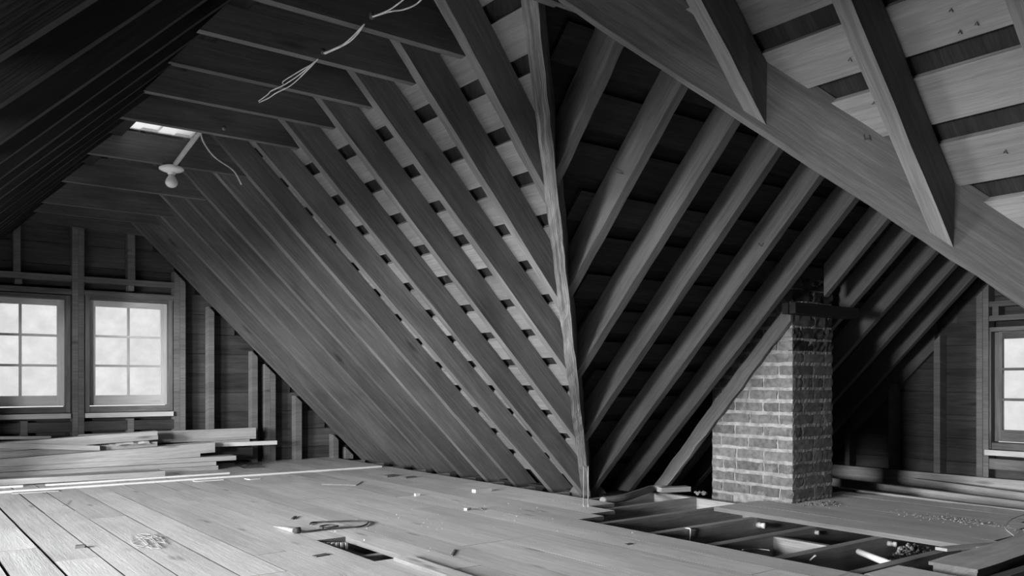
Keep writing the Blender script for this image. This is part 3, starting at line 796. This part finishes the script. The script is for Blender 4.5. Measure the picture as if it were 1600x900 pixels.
lump('iron_scrap', 'scrap', 'dark iron fragment near the eave boards', (614, 745), (.10, .05, .012), 'rust', ang=.2)
lump('iron_scrap', 'scrap', 'smaller dark fragment beside the iron fragment', (643, 747), (.09, .04, .01), 'rust', ang=.1)
lump('wood_scrap', 'scrap', 'pale wood wedge stuck in the floor hole near the window side', (125, 857), (.035, .025, .012), 'stud', ang=-.3)
lump('wood_scrap', 'scrap', 'dark leaf-like flake in front of the floor hole', (505, 869), (.06, .03, .004), 'rust', ang=.2)
lump('wood_scrap', 'scrap', 'long thin splinter on the boards beside the joists', (710, 864), (.12, .008, .004), 'stud', ang=.9)
lump('wood_block', 'block', 'brown wood offcut lying near the chimney foot', (1057, 769), (.20, .07, .03), 'joist', ang=-.35)
m = MB()
for k in range(6): m.blob(floorpt(1087 + 3 * k, 772 + R.uniform(-2, 2)) + Vector((0, 0, .01)), R.uniform(.008, .02))
o = link('plaster_crumb', m.mesh('plaster_crumb'), 'mortar'); tag(o, 'crumbled white plaster lump at the chimney foot', 'plaster', kind='stuff')
lump('iron_scrap', 'scrap', 'dark knot hole plug in the edge board by the joists', (985, 851), (.035, .02, .003), 'rust')
# knot holes (gaps between boards)
# cable coil with socket
cab = empty('cable_coil', floorpt(520, 827)); tag(cab, 'loose loop of dark cable with a socket lying on the floor boards', 'cable')
pts = [(484, 821), (490, 818), (520, 817), (550, 816), (573, 816.5), (575, 819), (566, 824), (545, 826), (520, 828), (500, 830), (485, 832), (470, 833.5)]
m = MB(); m.tube(spline([floorpt(x, y) + Vector((0, 0, .006)) for x, y in pts], 5), .0042, 6); part('cable', m.mesh('cable'), 'black', cab)
pts = [(500, 826), (515, 824), (528, 826), (512, 828), (500, 827), (505, 829)]
m = MB(); m.tube(spline([floorpt(x, y) + Vector((0, 0, .012)) for x, y in pts], 5), .004, 6); part('cable', m.mesh('cable'), 'black', cab)
a, b_ = floorpt(469, 833) + Vector((0, 0, .014)), floorpt(460, 834) + Vector((0, 0, .014)); m = MB(); m.tube([a, b_], .014, 12); part('socket', m.mesh('socket'), 'black', cab)
m = MB(); m.tube([b_, floorpt(446, 830) + Vector((0, 0, .012)), floorpt(428, 825) + Vector((0, 0, .008))], [.011, .009, .003], 10); part('plug', m.mesh('plug'), 'conduit', cab)
# frayed string on floor at left
st = MB()
for k in range(9):
    c = [(R.uniform(203, 262), R.uniform(835, 858)) for _ in range(5)] if k else [(204, 836), (206, 850), (222, 857), (240, 848), (262, 850)]
    st.tube(spline([floorpt(x, y) + Vector((0, 0, .003)) for x, y in c], 5), .0009, 4)
o = link('frayed_string', st.mesh('frayed_string'), 'wire'); tag(o, 'tangle of pale frayed string lying on the boards', 'string')
st = MB(); st.tube(spline([floorpt(x, y) + Vector((0, 0, .003)) for x, y in ((96, 791), (103, 788), (108, 783), (112, 782))], 4), .0013, 4); o = link('thread', st.mesh('thread'), 'wire'); tag(o, 'short pale thread on the boards near the moulding', 'string')
# contents of the hole: rags / splintered lath edge
m = MB()
for k in range(7):
    c = floorpt(496 + 7 * k, 846) + Vector((0, -.01, -.004)); m.stick(c, (R.uniform(-.2, .2), -.3, -1), (.012, 0, 0), (0, .006, 0), 0., R.uniform(.03, .09), 2, .002)
part('splinter', m.mesh('splinter'), 'lumber', floor)['label'] = 'splintered broken board end inside the floor hole'
# pipe along the eave, near the foot of the wing rafters
P = [floorpt(*q, -.02) for q in ((952, 790), (985, 785), (1012, 776), (1030, 770), (1050, 771))]
m = MB(); m.tube(spline([p + Vector((0, .06, .02)) for p in P], 6), .022, 12); o = link('cloth_roll', m.mesh('cloth_roll'), 'joist'); tag(o, 'limp dark roll of cloth lying along the rafter feet by the open bays', 'cloth')
# white string hanging at the valley foot
for k, (dx, lab) in enumerate(((0, 'pale cord hanging down the valley rafter, straight strand'), (.018, 'pale cord hanging beside the straight strand, looped at the floor'))):
    top_ = hit(905 + 2 * k, 741, PZ, .16) if False else Vector((CA - .17 - .02, CB - .17 - .02, .13)) + Vector((-.01 + dx, -.02 - dx, .06))
    bot = Vector((3.05 + dx, 3.50 - dx, .003))
    m = MB(); m.tube(spline([top_, top_ * .55 + bot * .45 + Vector((0, 0, -.01)), bot], 6), .0035, 5)
    o = link('hanging_cord', m.mesh('hanging_cord'), 'wire'); tag(o, lab, 'cord')

# ================================================================== JOIST BAY FITTINGS
def knob(px, y, lab, L=.035, r=.011):
    p = hit(*px, PY, y); m = MB(); m.lathe(p + Vector((0, .004, 0)), [(.0, -.0), (r, -.001), (r, -L * .45), (r * .6, -L * .5), (r * .6, -L * .6), (r, -L * .65), (r, -L), (0, -L - .001)], axis=(0, 1, 0), seg=14)
    o = link('porcelain_tube', m.mesh('porcelain_tube'), 'porcelain'); tag(o, lab, 'insulator', 'porcelain tubes through the joists'); return o
knob((1184, 820), 2.765, 'white porcelain tube in the third joist beneath the chimney boards', .05, .015)
knob((1275, 832), 2.41, 'small round porcelain tube end in the fourth joist beside the blocking', .02, .011)
knob((1388, 849), 2.06, 'porcelain tube poking from the fifth joist under the board edge', .045, .012)
p = hit(1404, 894, PY, 1.73)
knob((1410, 895), 1.73, 'largest porcelain tube at the bottom edge on the nearest joist', .06, .02)
def pipe(name, lab, px, y0, px1, y1, r, mat='conduit'):
    a, b_ = hit(*px, PY, y0), hit(*px1, PY, y1); m = MB(); m.tube([a, a * .5 + b_ * .5, b_], r, 10); o = link(name, m.mesh(name), mat); tag(o, lab, 'pipe'); return o
pipe('conduit_pipe', 'thick pale conduit crossing the bay between fifth and nearest joist', (1342, 862), 2.0, (1392, 882), 1.78, .014, 'porcelain')
pipe('conduit_pipe', 'short pale conduit end at the picture bottom by the stacked timber', (1424, 890), 1.7, (1450, 903), 1.55, .014, 'conduit')
# small wires
def wire_(lab, pts, r=.003, mat='wire', cat='wire', name='wire'):
    m = MB(); m.tube(spline(pts, 6), r, 6); o = link(name, m.mesh(name), mat); tag(o, lab, cat); return o
wire_('pale wire hooked over the third joist', [hit(1068, 826, PY, 2.80), hit(1078, 826, PY, 2.75), hit(1079, 833, PY, 2.75), hit(1078, 847, PY, 2.75)], .0045)
wire_('pale wire running along the bottom of the fourth bay', [hit(1160, 859, PZ, -.05), hit(1185, 858, PZ, -.06), hit(1203, 860, PZ, -.06)], .003)
wire_('stub of wire sticking from the fifth joist', [hit(1263, 878, PY, 2.055), hit(1274, 868, PY, 2.0)], .004)
wire_('stub of wire at the bottom edge below the fifth joist', [hit(1186, 898, PY, 2.05), hit(1198, 890, PY, 1.97)], .004)
wire_('loose thin wire loop dangling over the end of the chimney boards', [hit(1600, 804, PZ, .01), hit(1580, 812, PZ, .03), hit(1571, 825, PZ, .02), hit(1585, 838, PZ, .004), hit(1592, 850, PZ, -.02), hit(1598, 862, PZ, -.03)], .0022)
# rubble heaps
def heap(name, lab, c, sx, sy, h, n, mat='dust', r=(.005, .014)):
    m = MB()
    for k in range(n):
        a, q = R.gauss(0, .4), R.gauss(0, .4); e_ = math.exp(-(a * a + q * q) * 2)
        m.blob(Vector(c) + Vector((a * sx, q * sy, R.uniform(0, h) * e_ + .003)), R.uniform(*r))
    o = link(name, m.mesh(name), mat); tag(o, lab, 'rubble', kind='stuff'); return o
heap('plaster_rubble', 'heap of crumbled plaster in the bay by the porcelain tubes', hit(1300, 895, PZ, -.15) , .16, .05, .09, 150, r=(.008, .02))
heap('plaster_rubble', 'ragged plaster bits lying along the nearest joist', hit(1420, 868, PZ, -.08), .20, .03, .05, 110, r=(.006, .016))
heap('mortar_crumbs', 'mortar crumbs scattered on the boards at the chimney base', hit(1285, 788, PZ, 0), .16, .12, .008, 160, r=(.002, .006))
heap('mortar_crumbs', 'dirt and wood crumbs along the far edge of the chimney boards', hit(1500, 815, PZ, 0), .12, .34, .006, 170, r=(.002, .005))
heap('mortar_crumbs', 'wood crumbs scattered over the main floor boards', floorpt(700, 810), .9, .7, .002, 60, 'paper', r=(.0015, .004))
# timber offcuts at the lower right corner
m = MB(); a = hit(1458, 883, PZ, .0); b_ = hit(1600, 866, PZ, .0)
tm = empty('timber_offcut', a); tag(tm, 'short heavy timber lying at the bottom corner across the joists', 'timber')
d = Vector((1, .04, 0)).normalized()
m.stick(a + Vector((.0, -.16, -.11)), d, (0, .16, 0), (0, 0, .11), 0., .9, 6, .003); part('timber_body', m.mesh('timber_body'), 'stud', tm)
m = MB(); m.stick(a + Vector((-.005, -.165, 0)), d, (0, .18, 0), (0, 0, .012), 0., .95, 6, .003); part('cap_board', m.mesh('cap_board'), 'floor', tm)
m = MB(); m.stick(hit(1480, 862, PZ, -.01), (1, -.35, 0), (0, .05, 0), (0, 0, .012), 0., .42, 3, .002); o = link('wood_scrap', m.mesh('wood_scrap'), 'lumber'); tag(o, 'pointed pale board scrap lying over the nearest joist', 'scrap')

# ================================================================== ELECTRICS OVERHEAD
lamp = empty('ceiling_lamp', (1.21, 4.70, 1.83)); tag(lamp, 'bare light bulb in a white porcelain holder under a collar tie', 'lamp')
c = Vector((1.215, 4.69, 1.80))
c = hit(268, 268, PY, 4.68)
m = MB(); m.lathe(c + Vector((0, 0, .02)), [(0, .012), (.03, .012), (.05, .004), (.062, -.004), (.061, -.012), (.045, -.02), (.024, -.026), (0, -.026)]); part('porcelain_holder', m.mesh('porcelain_holder'), 'porcelain', lamp)
m = MB(); m.lathe(c, [(0, 0), (.021, -.002), (.021, -.012), (.017, -.016), (0, -.016)]); part('collar', m.mesh('collar'), 'porcelain', lamp)
m = MB(); m.lathe(c, [(.013, -.014), (.016, -.024), (.026, -.04), (.031, -.054), (.03, -.066), (.022, -.078), (.01, -.084), (0, -.085)]); part('bulb', m.mesh('bulb'), 'bulb', lamp)
m = MB(); m.lathe(c + Vector((0, 0, .03)), [(0, .035), (.042, .035), (.045, .03), (.045, .002), (0, .002)], seg=8); part('junction_box', m.mesh('junction_box'), 'rust', lamp)
a, b_ = hit(272, 259, PY, 4.66), hit(318, 198, PY, 4.12)
m = MB(); m.tube([a, a * .5 + b_ * .5, b_], .012, 10); part('conduit', m.mesh('conduit'), 'conduit', lamp)
wire_('grey cable curving from the lamp conduit down onto the rafters', [hit(313, 205, PY, 4.2), hit(318, 222, PY, 4.35), hit(335, 245, PY, 4.5), hit(362, 264, PY, 4.6), hit(371, 276, PY, 4.66), hit(377, 288, PY, 4.7)], .004, cat='cable', name='cable')
for lab, pts in (('two-strand wire under the collar ties, end nearest the lamp', [(404, 158), (418, 148), (424, 142), (445, 132), (470, 115), (492, 96)]),
                 ('second strand of the loose wire between two collar ties', [(405, 160), (420, 153), (432, 145), (455, 133), (480, 110), (497, 92)]),
                 ('third strand looped between two collar ties', [(444, 132), (443, 127), (470, 110), (488, 100), (497, 92)])):
    wire_(lab, [hit(x, y, PZ, 1.83) for x, y in pts], .0024)
for lab, pts in (('wire pair stretched beneath the ties, upper strand', [(506, 83), (535, 70), (552, 56), (568, 39)]),
                 ('wire pair stretched beneath the ties, lower strand', [(508, 84), (540, 69), (556, 56), (569, 38)]),
                 ('wire strand at the picture top edge, straight', [(582, 26), (605, 17), (622, 6), (634, -4)]),
                 ('wire strand at the picture top edge, sagging loop', [(583, 26), (610, 18), (630, 15), (648, 8), (662, -4)])):
    wire_(lab, [hit(x, y, PZ, 1.825) for x, y in pts], .0026)
for k, (p, lab) in enumerate((((505, 82), 'wire knob on the tie where the pair starts'), ((581, 26), 'wire knob on the nearest visible tie'), ((350, 201), 'wire knob under the tie beside the skylight'))):
    q = hit(*p, PZ, 1.835); m = MB(); m.lathe(q, [(0, .012), (.008, .012), (.008, -.006), (.0, -.008)], seg=10); o = link('insulator', m.mesh('insulator'), 'rust'); tag(o, lab, 'insulator')

# ---- carpenter's pencil marks
def mark(lab, strokes, n, c):
    m = MB()
    for st_ in strokes:
        m.tube([hit(x, y, n, c) for x, y in st_], .0014, 5)
    o = part('carpenter_mark', m.mesh('carpenter_mark'), 'black', ceil); o['label'] = lab
mark("carpenter's V mark on the second wing rafter", [[(962, 263), (970, 267), (974, 272)], [(963, 269), (974, 272)]], PX, 2.372)
mark("carpenter's check mark on the fifth wing rafter", [[(1185, 380), (1190, 385), (1193, 379)]], PX, 3.488)
cS = CA + S2 * RD - .001
for x, y in ((1328, 92), (1486, 15), (1526, 36), (1571, 236), (1500, 49), (1366, 160)):
    mark("carpenter's caret mark on a sheathing board", [[(x - 3, y + 3), (x, y - 2), (x + 3, y + 4)]], PA, cS)
mark("carpenter's loop mark on the broad valley rafter", [[(1350, 210), (1351, 219), (1357, 216), (1361, 219), (1358, 211)]], (1, 1, 0), 3.586)
